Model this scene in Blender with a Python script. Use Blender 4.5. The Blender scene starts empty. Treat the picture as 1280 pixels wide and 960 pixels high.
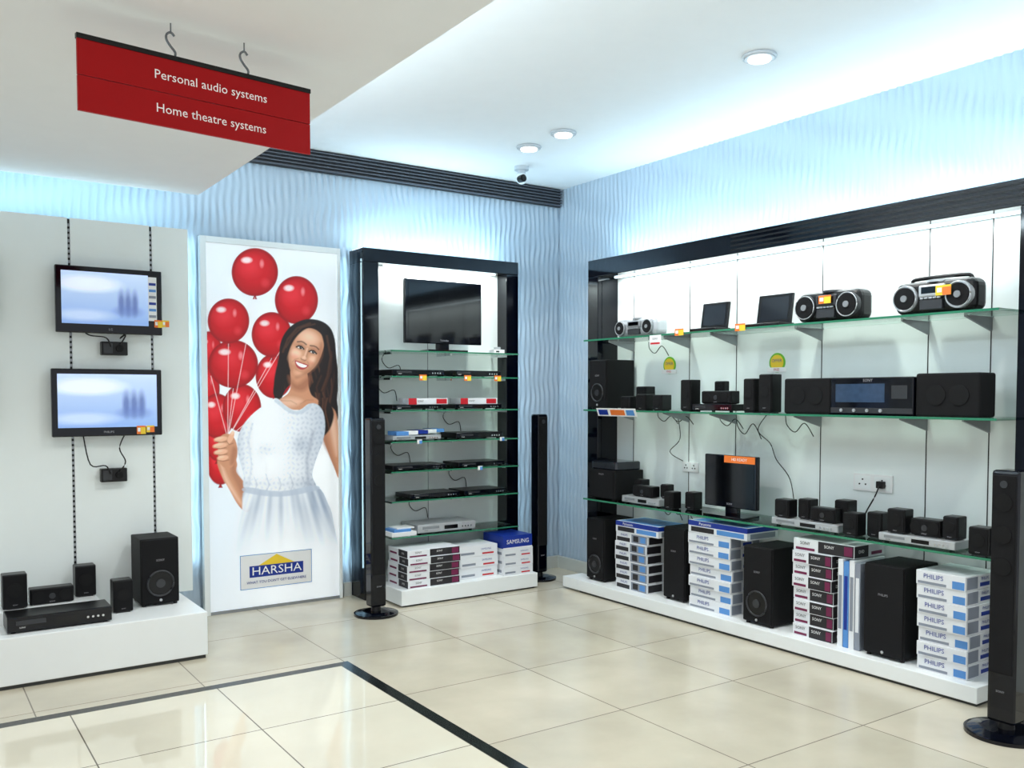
import bpy, bmesh, math, random
import numpy as np
from mathutils import Vector, Matrix
random.seed(7)
SC=bpy.context.scene
SC.view_settings.view_transform='Standard'
SC.view_settings.look='None'
SC.view_settings.exposure=0.0

# ------------------------------------------------------------ materials
def lin(v):
    v=v/255.0
    return v/12.92 if v<=.04045 else ((v+.055)/1.055)**2.4
def C3(c): return (lin(c[0]),lin(c[1]),lin(c[2]),1)
MATS={}
def mat(name,c=(200,200,200),rough=.5,metal=0,em=0,emc=None,var=.06,vs=8,bump=0,bs=200,coat=0,spec=.5):
    if name in MATS: return MATS[name]
    m=bpy.data.materials.new(name); m.use_nodes=True; nt=m.node_tree; b=nt.nodes['Principled BSDF']
    b.inputs['Roughness'].default_value=rough; b.inputs['Metallic'].default_value=metal
    b.inputs['Specular IOR Level'].default_value=spec
    if coat: b.inputs['Coat Weight'].default_value=coat; b.inputs['Coat Roughness'].default_value=.03
    tc=nt.nodes.new('ShaderNodeTexCoord'); nz=nt.nodes.new('ShaderNodeTexNoise'); nz.inputs['Scale'].default_value=vs; nz.inputs['Detail'].default_value=3
    nt.links.new(tc.outputs['Object'],nz.inputs['Vector'])
    mx=nt.nodes.new('ShaderNodeMix'); mx.data_type='RGBA'
    a=C3(c); mx.inputs[6].default_value=(a[0]*(1-var),a[1]*(1-var),a[2]*(1-var),1)
    mx.inputs[7].default_value=(min(1,a[0]*(1+var)),min(1,a[1]*(1+var)),min(1,a[2]*(1+var)),1)
    nt.links.new(nz.outputs['Fac'],mx.inputs[0]); nt.links.new(mx.outputs[2],b.inputs['Base Color'])
    if em:
        b.inputs['Emission Color'].default_value=C3(emc or c); b.inputs['Emission Strength'].default_value=em
    if bump:
        n2=nt.nodes.new('ShaderNodeTexNoise'); n2.inputs['Scale'].default_value=bs; nt.links.new(tc.outputs['Object'],n2.inputs['Vector'])
        bp=nt.nodes.new('ShaderNodeBump'); bp.inputs['Strength'].default_value=bump; bp.inputs['Distance'].default_value=.002
        nt.links.new(n2.outputs['Fac'],bp.inputs['Height']); nt.links.new(bp.outputs['Normal'],b.inputs['Normal'])
    MATS[name]=m; return m
def tile_mat(name,c1,c2,joint,size,ox,oy,rough,cloud=2.5,coat=0):
    m=bpy.data.materials.new(name); m.use_nodes=True; nt=m.node_tree; b=nt.nodes['Principled BSDF']
    tc=nt.nodes.new('ShaderNodeTexCoord'); mp=nt.nodes.new('ShaderNodeMapping'); mp.vector_type='POINT'
    mp.inputs['Location'].default_value=(-ox,-oy,0)
    nt.links.new(tc.outputs['Object'],mp.inputs['Vector'])
    br=nt.nodes.new('ShaderNodeTexBrick'); br.offset=0; br.squash=1
    br.inputs['Scale'].default_value=1; br.inputs['Brick Width'].default_value=size; br.inputs['Row Height'].default_value=size
    br.inputs['Mortar Size'].default_value=.003; br.inputs['Mortar Smooth'].default_value=0; br.inputs['Bias'].default_value=0
    nt.links.new(mp.outputs[0],br.inputs['Vector'])
    br.inputs['Color1'].default_value=C3(c1); br.inputs['Color2'].default_value=C3(c2); br.inputs['Mortar'].default_value=C3(joint)
    nz=nt.nodes.new('ShaderNodeTexNoise'); nz.inputs['Scale'].default_value=cloud; nz.inputs['Detail'].default_value=6; nt.links.new(tc.outputs['Object'],nz.inputs['Vector'])
    cr=nt.nodes.new('ShaderNodeMapRange'); cr.inputs[1].default_value=.3; cr.inputs[2].default_value=.7; cr.inputs[3].default_value=.86; cr.inputs[4].default_value=1.05
    nt.links.new(nz.outputs['Fac'],cr.inputs[0])
    mu=nt.nodes.new('ShaderNodeVectorMath'); mu.operation='SCALE'
    nt.links.new(br.outputs['Color'],mu.inputs[0]); nt.links.new(cr.outputs[0],mu.inputs['Scale'])
    nt.links.new(mu.outputs[0],b.inputs['Base Color']); b.inputs['Roughness'].default_value=rough
    return m
def attr_mat(name,em=.0,rough=.4):
    m=bpy.data.materials.new(name); m.use_nodes=True; nt=m.node_tree; b=nt.nodes['Principled BSDF']
    a=nt.nodes.new('ShaderNodeVertexColor'); a.layer_name='print'
    nt.links.new(a.outputs['Color'],b.inputs['Base Color']); b.inputs['Roughness'].default_value=rough
    if em:
        nt.links.new(a.outputs['Color'],b.inputs['Emission Color']); b.inputs['Emission Strength'].default_value=em
    return m
def glass_mat():
    m=bpy.data.materials.new('shelf_glass'); m.use_nodes=True; nt=m.node_tree; nt.nodes.clear()
    o=nt.nodes.new('ShaderNodeOutputMaterial'); t=nt.nodes.new('ShaderNodeBsdfTransparent'); g=nt.nodes.new('ShaderNodeBsdfGlossy')
    f=nt.nodes.new('ShaderNodeFresnel'); f.inputs[0].default_value=1.45; mx=nt.nodes.new('ShaderNodeMixShader')
    t.inputs[0].default_value=(.89,.97,.935,1); g.inputs['Roughness'].default_value=.03
    nt.links.new(f.outputs[0],mx.inputs[0]); nt.links.new(t.outputs[0],mx.inputs[1]); nt.links.new(g.outputs[0],mx.inputs[2]); nt.links.new(mx.outputs[0],o.inputs[0])
    return m
WHITE=mat('white_laminate',(236,240,240),.35,var=.02)
PANEL=mat('white_panel',(234,241,240),.4,var=.02)
CEIL=mat('ceiling_paint',(238,240,242),.8,var=.02)
WAVE=mat('wave_panel_paint',(176,192,207),.3,var=.05,vs=1.5)
BLKG=mat('black_gloss',(3,5,15),.08,coat=.15,var=.2,spec=.3)
BLK=mat('black_plastic',(10,10,12),.35,var=.15,spec=.35)
BLKM=mat('black_matte',(12,12,14),.6,var=.1,bump=.4,bs=600,spec=.25)
GRILLE=mat('speaker_grille',(14,14,17),.75,var=.15,vs=300,bump=.8,bs=900,spec=.25)
DGREY=mat('dark_grey',(44,46,50),.45)
GREY=mat('grey_plastic',(130,134,138),.4)
SILV=mat('silver_plastic',(190,193,196),.28,metal=.5,var=.04)
CHROME=mat('chrome',(215,218,222),.12,metal=1,var=.02)
RED=mat('sign_red',(170,8,14),.45,var=.05,spec=.2)
REDP=mat('red_print',(195,20,36),.4)
PURP=mat('purple_print',(112,22,70),.4)
ORG=mat('orange_print',(236,120,44),.5)
YEL=mat('yellow_print',(240,204,50),.5)
BLUEP=mat('blue_print',(10,46,145),.4)
LBLUE=mat('light_blue_print',(84,142,208),.4)
GREEN=mat('green_print',(110,180,50),.5)
PAPER=mat('paper_white',(236,236,236),.5,var=.02)
CARD=mat('carton_white',(228,231,235),.45,var=.03)
CARDG=mat('carton_grey_print',(135,142,155),.45)
CARDD=mat('carton_dark_print',(30,28,34),.45)
TXTW=mat('text_white',(245,245,245),.5,var=0)
TXTK=mat('text_black',(20,20,23),.5,var=0)
TXTG=mat('text_grey',(150,150,155),.4,var=0)
SCRB=mat('screen_black',(3,4,7),.08,coat=.15,var=.1,spec=.35)
SCRBL=mat('screen_blue',(46,66,92),.1,em=.08,var=.3,vs=30)
LEDW=mat('lamp_lens',(255,255,250),.4,em=6,var=0)
LEDC=mat('led_strip',(215,243,255),.4,em=4,var=0)
CABLE=mat('cable_black',(14,14,15),.5)
GEDGE=mat('glass_edge_green',(50,125,95),.1,var=.1)
GLASS=glass_mat()
ALU=mat('brushed_aluminium',(150,154,158),.35,metal=.8)
TOE=mat('toe_kick',(50,52,50),.5)
BASEB=mat('baseboard_tile',(200,202,196),.3)
TRIM=mat('lamp_trim',(190,196,202),.35)

# ------------------------------------------------------------ mesh builder
TXC={}
def textmesh(body):
    if body in TXC: return TXC[body]
    cu=bpy.data.curves.new('t','FONT'); cu.body=body; cu.size=1; cu.resolution_u=2; cu.align_x='CENTER'; cu.align_y='CENTER'
    ob=bpy.data.objects.new('t',cu); SC.collection.objects.link(ob); bpy.context.view_layer.update()
    me=bpy.data.meshes.new_from_object(ob); bpy.data.objects.remove(ob); bpy.data.curves.remove(cu)
    TXC[body]=me; return me
class B:
    def __init__(s,name): s.name=name; s.bm=bmesh.new(); s.mats=[]
    def mi(s,m):
        if m not in s.mats: s.mats.append(m)
        return s.mats.index(m)
    def add(s,tmp,m,M=None,smooth=False):
        if M is not None: bmesh.ops.transform(tmp,matrix=M,verts=tmp.verts)
        i=s.mi(m)
        for f in tmp.faces: f.material_index=i; f.smooth=smooth
        me=bpy.data.meshes.new('tmp'); tmp.to_mesh(me); tmp.free(); s.bm.from_mesh(me); bpy.data.meshes.remove(me)
    def box(s,x0,x1,y0,y1,z0,z1,m,bev=0,M=None,seg=2):
        t=bmesh.new(); bmesh.ops.create_cube(t,size=1)
        bmesh.ops.transform(t,matrix=Matrix.Translation(((x0+x1)/2,(y0+y1)/2,(z0+z1)/2))@Matrix.Diagonal((abs(x1-x0),abs(y1-y0),abs(z1-z0),1)),verts=t.verts)
        if bev: bmesh.ops.bevel(t,geom=t.edges[:],offset=bev,segments=seg,profile=.5,affect='EDGES')
        s.add(t,m,M,smooth=False)
    def cyl(s,c,r,h,m,axis='z',r2=None,seg=28,M=None,sc=None):
        t=bmesh.new(); bmesh.ops.create_cone(t,cap_ends=True,segments=seg,radius1=r,radius2=r if r2 is None else r2,depth=h)
        A=Matrix.Identity(4)
        if axis=='y': A=Matrix.Rotation(math.pi/2,4,'X')
        if axis=='x': A=Matrix.Rotation(math.pi/2,4,'Y')
        S=Matrix.Diagonal((*(sc or (1,1,1)),1))
        bmesh.ops.transform(t,matrix=Matrix.Translation(c)@S@A,verts=t.verts)
        s.add(t,m,M)
    def sph(s,c,r,m,sc=(1,1,1)):
        t=bmesh.new(); bmesh.ops.create_uvsphere(t,u_segments=24,v_segments=14,radius=r)
        s.add(t,m,Matrix.Translation(c)@Matrix.Diagonal((*sc,1)),smooth=True)
    def ring(s,c,R,r,m,axis='y',sc=(1,1,1),seg=28):
        pts=[]
        for k in range(seg+1):
            a=2*math.pi*k/seg
            if axis=='y': pts.append((c[0]+R*math.cos(a)*sc[0],c[1],c[2]+R*math.sin(a)*sc[2]))
            else: pts.append((c[0]+R*math.cos(a),c[1]+R*math.sin(a),c[2]))
        s.tube(pts,r,m,n=6)
    def tube(s,pts,r,m,n=6,smooth_pts=0):
        P=[Vector(p) for p in pts]
        if smooth_pts:
            Q=[]
            for i in range(len(P)-1):
                p0=P[max(i-1,0)];p1=P[i];p2=P[i+1];p3=P[min(i+2,len(P)-1)]
                for k in range(smooth_pts):
                    t=k/smooth_pts
                    Q.append(.5*((2*p1)+(-p0+p2)*t+(2*p0-5*p1+4*p2-p3)*t*t+(-p0+3*p1-3*p2+p3)*t**3))
            Q.append(P[-1]); P=Q
        t=bmesh.new(); rings=[]
        for i,p in enumerate(P):
            d=(P[min(i+1,len(P)-1)]-P[max(i-1,0)])
            d=d.normalized() if d.length>1e-9 else Vector((0,0,1))
            a=Vector((0,0,1)) if abs(d.z)<.9 else Vector((1,0,0))
            u=d.cross(a).normalized(); v=d.cross(u).normalized()
            rings.append([t.verts.new(p+u*r*math.cos(2*math.pi*k/n)+v*r*math.sin(2*math.pi*k/n)) for k in range(n)])
        for i in range(len(rings)-1):
            for k in range(n): t.faces.new((rings[i][k],rings[i][(k+1)%n],rings[i+1][(k+1)%n],rings[i+1][k]))
        t.faces.new(rings[0]); t.faces.new(rings[-1][::-1])
        bmesh.ops.recalc_face_normals(t,faces=t.faces)
        s.add(t,m,smooth=True)
    def prism(s,poly,lo,hi,m,axis='y'):
        t=bmesh.new()
        def mk(p,h):
            if axis=='y': return (p[0],h,p[1])
            if axis=='z': return (p[0],p[1],h)
            return (h,p[0],p[1])
        a=[t.verts.new(mk(p,lo)) for p in poly]; b=[t.verts.new(mk(p,hi)) for p in poly]
        t.faces.new(a); t.faces.new(b[::-1]); n=len(poly)
        for k in range(n): t.faces.new((a[k],b[k],b[(k+1)%n],a[(k+1)%n]))
        bmesh.ops.recalc_face_normals(t,faces=t.faces)
        s.add(t,m)
    def text(s,body,size,loc,m,right=(1,0,0),up=(0,0,1),sx=1):
        me=textmesh(body); t=bmesh.new(); t.from_mesh(me)
        r=Vector(right).normalized(); u=Vector(up).normalized(); n=r.cross(u)
        M=Matrix(((r.x*size*sx,u.x*size,n.x,loc[0]),(r.y*size*sx,u.y*size,n.y,loc[1]),(r.z*size*sx,u.z*size,n.z,loc[2]),(0,0,0,1)))
        s.add(t,m,M)
    def done(s,loc=(0,0,0),side='back',rz=0,parent=None):
        me=bpy.data.meshes.new(s.name); s.bm.to_mesh(me); s.bm.free()
        for m in s.mats: me.materials.append(m)
        ob=bpy.data.objects.new(s.name,me); SC.collection.objects.link(ob)
        ob.location=loc; ob.rotation_euler=(0,0,(-math.pi/2 if side=='right' else 0)+rz)
        if parent: ob.parent=parent
        return ob
# convention: every object is modelled with its front on local y=0 facing -y, width along +x, base at z=0

# ------------------------------------------------------------ room shell
def simplebox(name,x0,x1,y0,y1,z0,z1,m,bev=0):
    b=B(name); b.box(x0,x1,y0,y1,z0,z1,m,bev); return b.done()
f=B('floor')
FO=tile_mat('floor_tile_matt',(205,197,178),(193,186,167),(128,122,110),.77,-1.15-7.7,-1.47-7.7,.2)
FI=tile_mat('floor_tile_polished',(224,219,201),(220,215,197),(110,104,92),.68,-2.735-6.8,-1.61-6.8,.05,1.2)
FS=mat('floor_border_granite',(30,34,34),.15,var=.5,vs=60)
def quadz(b,x0,x1,y0,y1,m):
    t=bmesh.new(); vs=[t.verts.new(p) for p in((x0,y0,0),(x1,y0,0),(x1,y1,0),(x0,y1,0))]; t.faces.new(vs); b.add(t,m)
X0,Y0=-9,-9.5
quadz(f,-2.67,.1,Y0,.1,FO); quadz(f,X0,-2.67,-1.545,.1,FO)
quadz(f,-2.735,-2.67,Y0,-1.545,FS); quadz(f,X0,-2.735,-1.61,-1.545,FS); quadz(f,X0,-2.735,Y0,-1.61,FI)
f.done()
simplebox('ceiling',X0,.1,Y0,.1,3.244,3.32,CEIL)
s=B('ceiling_soffit'); s.box(X0,-3.17,Y0,-.50,2.722,2.782,CEIL); s.box(X0,-3.5,Y0,-.80,2.782,3.25,CEIL)
s.box(-3.5,-3.47,Y0,-.8,2.81,2.84,LEDC); s.done()
def wave_wall(name,along,L):
    nu=int(L/.0062); nv=130
    u=np.linspace(-.025,L,nu); v=np.linspace(0,3.26,nv); U,V=np.meshgrid(u,v)
    ph=2*np.pi*U/.050+.95*np.sin(2*np.pi*V/.46+1.6*np.sin(2*np.pi*U/.6))+.35*np.sin(2*np.pi*V/.21+5*U)
    d=.0072*np.sin(ph)*(.6+.4*np.sin(2*np.pi*V/.30+U*9))
    co=np.zeros((nv*nu,3))
    if along=='x': co[:,0]=(-U).ravel(); co[:,1]=(.009-d).ravel()*1
    else: co[:,1]=(-U).ravel(); co[:,0]=(.009-d).ravel()
    co[:,2]=V.ravel()
    me=bpy.data.meshes.new(name); idx=np.arange(nv*nu).reshape(nv,nu)
    a=idx[:-1,:-1].ravel();b_=idx[:-1,1:].ravel();c=idx[1:,1:].ravel();d_=idx[1:,:-1].ravel()
    fs=np.stack([a,b_,c,d_],1) if along=='y' else np.stack([a,d_,c,b_],1)
    me.from_pydata(co.tolist(),[],fs.tolist()); me.materials.append(WAVE)
    me.polygons.foreach_set('use_smooth',[True]*len(me.polygons))
    ob=bpy.data.objects.new(name,me); SC.collection.objects.link(ob)
wave_wall('wall_back','x',9.0); wave_wall('wall_right','y',6.0)
b=B('baseboard_back'); b.box(-.60,-.0,-.03,-.002,0,.10,BASEB); b.box(-2.02,-1.96,-.03,-.002,0,.1,BASEB); b.done()
b=B('baseboard_right'); b.box(-.03,-.002,-.70,-.03,0,.10,BASEB); b.done()
g=B('air_vent_grille'); g.box(-3.6,-.012,-.03,-.012,3.09,3.244,DGREY)
for k in range(6): g.box(-3.6,-.012,-.055,-.03,3.098+k*.0245,3.098+k*.0245+.008,mat('louvre_grey',(84,88,98),.5))
g.done()
for (x,y,z) in ((-1.02,-3.03,3.244),(-1.02,-1.38,3.244),(-1.01,-.97,3.244),(-2.62,-2.31,3.244),(-2.64,-2.72,3.244),(-1.4,-4.9,3.244)):
    d=B('ceiling_downlight'); d.ring((0,0,-.008),.080,.009,TRIM,axis='z'); d.cyl((0,0,-.010),.076,.02,TRIM); d.cyl((0,0,-.022),.056,.010,LEDW); d.done((x,y,z))
d=B('security_camera'); d.cyl((0,0,-.015),.055,.03,TRIM); d.cyl((0,0,-.05),.03,.05,TRIM); d.sph((0,0,-.09),.045,WHITE); d.cyl((-.02,-.03,-.1),.028,.05,BLK,axis='y'); d.cyl((-.02,-.056,-.1),.018,.01,SCRB,axis='y'); d.done((-.73,-.48,3.244))

# ------------------------------------------------------------ hanging sign
sg=B('hanging_sign'); W=.797
sg.box(0,W,-.006,.006,0,.108,RED,.001); sg.box(0,W,-.006,.006,.110,.222,RED,.001); sg.box(-.002,W+.002,-.009,.009,.220,.236,BLK,.001)
SER=mat('sign_lettering',(250,240,238),.5,var=0,em=.1)
sg.text('Personal audio systems',.042,(W*.54,-.0075,.163),SER); sg.text('Home theatre systems',.042,(W*.54,-.0075,.055),SER)
HK=mat('hook_steel',(120,125,130),.25,metal=.9)
for hx in (.29,.545):
    pts=[(hx-.004,0,.225),(hx+.012,0,.232),(hx+.016,0,.25),(hx,0,.268),(hx-.012,0,.285),(hx-.012,0,.302),(hx+.002,0,.312),(hx+.014,0,.302)]
    sg.tube(pts,.004,HK,smooth_pts=5); sg.tube([(hx+.002,0,.308),(hx+.002,0,.344)],.0022,HK)
sg.done((-4.247,-3.103,2.38),rz=math.atan2(.091,.79))

# ------------------------------------------------------------ left display
p=B('slotted_display_backboard')
edges=[-6.5,-5.0,-4.345,-3.885,-3.435,-3.215]
for i in range(len(edges)-1): p.box(edges[i]+.007,edges[i+1]-.007 if i<4 else edges[i+1],-.42,-.40,.265,2.52,PANEL,.002)
p.box(-6.5,-3.218,-.40,-.03,.265,2.515,PANEL)
for x in edges[1:-1]:
    p.box(x-.007,x+.007,-.408,-.40,.265,2.515,TXTK)
    for k in range(74): p.box(x-.007,x+.007,-.418,-.409,.28+k*.030,.28+k*.030+.016,ALU)
p.done()
p=B('display_platform'); p.box(-6.5,-3.30,-1.04,-.03,.02,.265,WHITE,.004); p.box(-6.5,-3.31,-1.03,-.03,0,.02,TOE); p.done()
p=B('display_riser'); p.box(-4.75,-3.80,-.74,-.43,.265,.335,WHITE,.004); p.done()

# painter helpers -------------------------------------------------
def srgb_arr(c): return np.array([lin(x) for x in c])
class Paint:
    def __init__(s,X,Y,bg): s.X=X; s.Y=Y; s.c=np.tile(srgb_arr(bg),(X.size,1))
    def blend(s,a,col):
        col=np.asarray(col,float)
        if col.ndim==1: col=srgb_arr(col)[None,:]
        s.c=s.c*(1-a[:,None])+col*a[:,None]
    def ell(s,cx,cy,rx,ry,col,rot=0,soft=1.2,op=1):
        r=math.radians(rot); dx=s.X-cx; dy=s.Y-cy
        a=dx*math.cos(r)+dy*math.sin(r); b=-dx*math.sin(r)+dy*math.cos(r)
        d=np.sqrt((a/rx)**2+(b/ry)**2); al=np.clip((1-d)*min(rx,ry)/soft+.5,0,1)*op
        s.blend(al,col); return al
    def poly(s,pts,col,soft=1.2,op=1,smooth=True,shade=None):
        P=[np.array(q,float) for q in pts]
        if smooth:
            Q=[];n=len(P)
            for i in range(n):
                p0,p1,p2,p3=P[i-1],P[i],P[(i+1)%n],P[(i+2)%n]
                for k in range(4):
                    t=k/4; Q.append(.5*((2*p1)+(-p0+p2)*t+(2*p0-5*p1+4*p2-p3)*t*t+(-p0+3*p1-3*p2+p3)*t**3))
            P=Q
        A=np.array(P); mn=A.min(0)-4-soft; mx=A.max(0)+4+soft
        sel=np.where((s.X>mn[0])&(s.X<mx[0])&(s.Y>mn[1])&(s.Y<mx[1]))[0]
        x=s.X[sel]; y=s.Y[sel]; ins=np.zeros(x.size,bool); dm=np.full(x.size,1e9)
        for i in range(len(A)):
            x1,y1=A[i]; x2,y2=A[(i+1)%len(A)]
            if y1!=y2:
                c=((y1>y)!=(y2>y))&(x<(x2-x1)*(y-y1)/(y2-y1)+x1); ins^=c
            L=(x2-x1)**2+(y2-y1)**2+1e-9; t=np.clip(((x-x1)*(x2-x1)+(y-y1)*(y2-y1))/L,0,1)
            dm=np.minimum(dm,(x-x1-t*(x2-x1))**2+(y-y1-t*(y2-y1))**2)
        sd=np.sqrt(dm)*np.where(ins,1,-1); al=np.clip(sd/soft+.5,0,1)*op
        full=np.zeros(s.X.size); full[sel]=al
        s.blend(full,col if shade is None else shade(s.X,s.Y)); return full
    def line(s,p,q,w,col,op=1,soft=.8): s.curve([p,q],w,col,op,soft)
    def curve(s,pts,w,col,op=1,soft=.8):
        sel=np.full(s.X.size,1e9)
        for (x1,y1),(x2,y2) in zip(pts[:-1],pts[1:]):
            L=(x2-x1)**2+(y2-y1)**2+1e-9; t=np.clip(((s.X-x1)*(x2-x1)+(s.Y-y1)*(y2-y1))/L,0,1)
            sel=np.minimum(sel,(s.X-x1-t*(x2-x1))**2+(s.Y-y1-t*(y2-y1))**2)
        s.blend(np.clip((w-np.sqrt(sel))/soft+.5,0,1)*op,col)
def grid_obj_mesh(name,x0,x1,z0,z1,y,nx,nz,paintfn,m):
    u=np.linspace(x0,x1,nx); v=np.linspace(z0,z1,nz); U,V=np.meshgrid(u,v)
    co=np.stack([U.ravel(),np.full(U.size,y),V.ravel()],1)
    idx=np.arange(nx*nz).reshape(nz,nx); fs=np.stack([idx[:-1,:-1].ravel(),idx[:-1,1:].ravel(),idx[1:,1:].ravel(),idx[1:,:-1].ravel()],1)
    me=bpy.data.meshes.new(name); me.from_pydata(co.tolist(),[],fs.tolist())
    col=paintfn(U.ravel(),V.ravel()); at=me.color_attributes.new('print','FLOAT_COLOR','POINT')
    at.data.foreach_set('color',np.concatenate([np.clip(col,0,1),np.ones((col.shape[0],1))],1).astype(np.float32).ravel())
    me.materials.append(m); ob=bpy.data.objects.new(name,me); SC.collection.objects.link(ob); return ob

# ------------------------------------------------------------ televisions
def scr_paint(U,V):
    P=Paint(U*100,(1-V)*60,(190,212,245))
    g=np.clip(1-V,0,1)[:,None]
    P.c=srgb_arr((130,164,218))[None]*g+srgb_arr((190,210,240))[None]*(1-g)
    P.ell(30,14,34,9,(232,240,252),soft=6,op=.8)
    for cx in (68,76,84): P.ell(cx,34,3.6,13,(60,80,150),soft=3.5,op=.75)
    P.ell(76,44,16,6,(90,112,175),soft=5,op=.6)
    P.ell(25,50,30,6,(205,220,250),soft=5,op=.6)
    return P.c
SCRM=attr_mat('tv_picture',em=.5,rough=.15)
def tv(name,w,h,loc,side='back',screen=True,stand=False,brand='LG',bez=.03,osd=False):
    b=B(name); z0=.06 if stand else 0
    b.box(0,w,0,.035,z0,z0+h,BLKG,.006); b.box(.05,w-.05,.035,.075,z0+.04,z0+h-.04,BLK,.01)
    b.box(bez,w-bez,-.002,.002,z0+bez+.022,z0+h-bez,SCRB)
    b.text(brand,.018,(w/2,-.0015,z0+.024),TXTG)
    if osd:
        b.box(w-bez-.05,w-bez-.002,-.0045,-.004,z0+h*.22,z0+h*.9,PAPER); 
        for k in range(6): b.box(w-bez-.046,w-bez-.006,-.0055,-.0045,z0+h*(.27+.1*k),z0+h*(.31+.1*k),[CARDG,LBLUE,BLUEP][k%3])
    if stand:
        b.box(w/2-.05,w/2+.05,.015,.05,.012,.08,BLKG,.004); b.prism([(w/2-.17,.0-.06),(w/2+.17,-.06),(w/2+.14,.12),(w/2-.14,.12)],0,.014,BLKG,axis='z')
    else: b.box(w/2-.1,w/2+.1,.075,.081,z0+h*.3,z0+h*.7,DGREY)
    ob=b.done(loc,side)
    if screen:
        x1=w-bez-(.05 if osd else 0)
        s=grid_obj_mesh('screen',bez,x1,z0+bez+.022,z0+h-bez,-.0045,60,36,lambda U,V:scr_paint((U-bez)/(x1-bez),(V-z0-bez-.022)/(h-2*bez-.022)),SCRM)
        s.parent=ob
    return ob
TY=-.501
tv('television',.58,.383,(-3.973,TY,1.854),osd=True,brand='LG'); tv('television',.60,.393,(-4.003,TY,1.254),brand='PHILIPS')
tv('television',.60,.40,(-4.875,TY,1.88),brand='SONY'); tv('television',.60,.40,(-4.915,TY,1.26),brand='SONY')
def tagcard(name,loc,side='back',cols=(ORG,YEL),w=.05,h=.045):
    b=B(name); b.box(0,w,0,.002,0,h,cols[0]); b.box(w*.45,w,-.001,0,0,h*.8,cols[1]); b.box(w*.1,w*.4,-.0012,0,h*.3,h*.75,PAPER); return b.done(loc,side)
tagcard('price_tag',(-3.44,TY-.006,1.90),w=.045,h=.045); tagcard('price_tag',(-3.395,TY-.006,1.905),w=.04,h=.04,cols=(YEL,ORG))
tagcard('price_tag',(-3.55,TY-.006,1.262),w=.05,h=.05); tagcard('price_tag',(-3.495,TY-.006,1.272),w=.045,h=.04,cols=(YEL,ORG))
for x,z,tvz in ((-3.73,1.73,1.854),(-3.745,.98,1.254)):
    b=B('power_socket_box'); b.box(0,.145,0,.05,0,.08,BLK,.004); b.box(.01,.06,-.004,0,.01,.07,DGREY,.002); b.cyl((.1,-.004,.04),.02,.02,BLKM,axis='y')
    b.tube([(.05,-.01,.05),(.02,-.03,.10),(-.06,-.02,.11),(-.09,.02,tvz-z+.01)],.004,CABLE,smooth_pts=5)
    b.tube([(.1,-.01,.06),(.13,-.03,.12),(.10,-.02,.2 if tvz-z>.2 else .10),(.14,.02,tvz-z+.01)],.004,CABLE,smooth_pts=5); b.done((x,-.47,z))
# ------------------------------------------------------------ speakers & small electronics
def subwoofer(loc,side='back',w=.2,d=.3,h=.42,name='subwoofer',cone=True,label='SONY'):
    b=B(name); b.box(0,w,.012,d,0.012,h,BLKM,.006); b.box(.004,w-.004,0,.014,.018,h-.006,GRILLE,.004)
    for fx in (.02,w-.02):
        for fy in (.03,d-.03): b.cyl((fx,fy,.007),.012,.014,BLK,seg=12)
    if cone:
        r=min(w*.34,.075); b.ring((w/2,-.002,r+.06),r,.006,DGREY); b.cyl((w/2,-.0,r+.06),r*.9,.006,BLK,axis='y'); b.cyl((w/2,-.004,r+.06),r*.35,.008,DGREY,axis='y')
    b.text(label,.018,(w/2,-.003,h*.68),TXTG); b.cyl((w*.5,-.003,.035),.008,.004,SILV,axis='y',seg=12)
    return b.done(loc,side)
def satellite(loc,side='back',w=.085,d=.09,h=.13,name='satellite_speaker',rz=0):
    b=B(name); b.box(0,w,.008,d,.004,h,BLK,.006); b.box(.003,w-.003,0,.01,.01,h-.004,GRILLE,.004); b.cyl((w/2,-.0005,h*.55),w*.32,.004,BLKM,axis='y')
    b.box(w*.15,w*.85,.01,d-.01,0,.006,DGREY); b.text('SONY',.009,(w/2,-.0012,h*.13),TXTG); return b.done(loc,side,rz)
def center_spk(loc,side='back',w=.26,d=.09,h=.085,name='center_speaker'):
    b=B(name); b.box(0,w,.008,d,.003,h,BLK,.006); b.box(.004,w-.004,0,.01,.008,h-.004,GRILLE,.004)
    for k in (.2,.8): b.cyl((w*k,-.0005,h/2),h*.34,.004,BLKM,axis='y')
    b.cyl((w/2,-.0005,h/2),h*.18,.004,DGREY,axis='y'); b.text('SONY',.011,(w/2,-.0014,h*.16),TXTG); b.box(.02,w-.02,.01,d-.01,0,.004,DGREY); return b.done(loc,side)
def player(loc,side='back',w=.43,d=.24,h=.045,m=BLK,name='dvd_player',lbl='SONY'):
    dark=m is BLK; b=B(name); b.box(0,w,.004,d,.008,h,m,.003); b.box(.002,w-.002,0,.006,.01,h-.002,BLKG if dark else SILV,.002)
    b.box(w*.08,w*.36,-.0015,0,h*.5,h*.78,DGREY if dark else GREY); b.box(w*.45,w*.68,-.0012,0,h*.35,h*.75,SCRB)
    for k in range(4): b.cyl((w*(.76+.05*k),-.002,h*.5),.006,.005,CHROME,axis='y',seg=12)
    for fx in (.03,w-.03):
        for fy in (.03,d-.03): b.cyl((fx,fy,.005),.012,.01,BLKM,seg=10)
    b.text(lbl,.011,(w*.14,-.002,h*.35),TXTW if dark else TXTK); return b.done(loc,side)
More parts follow.
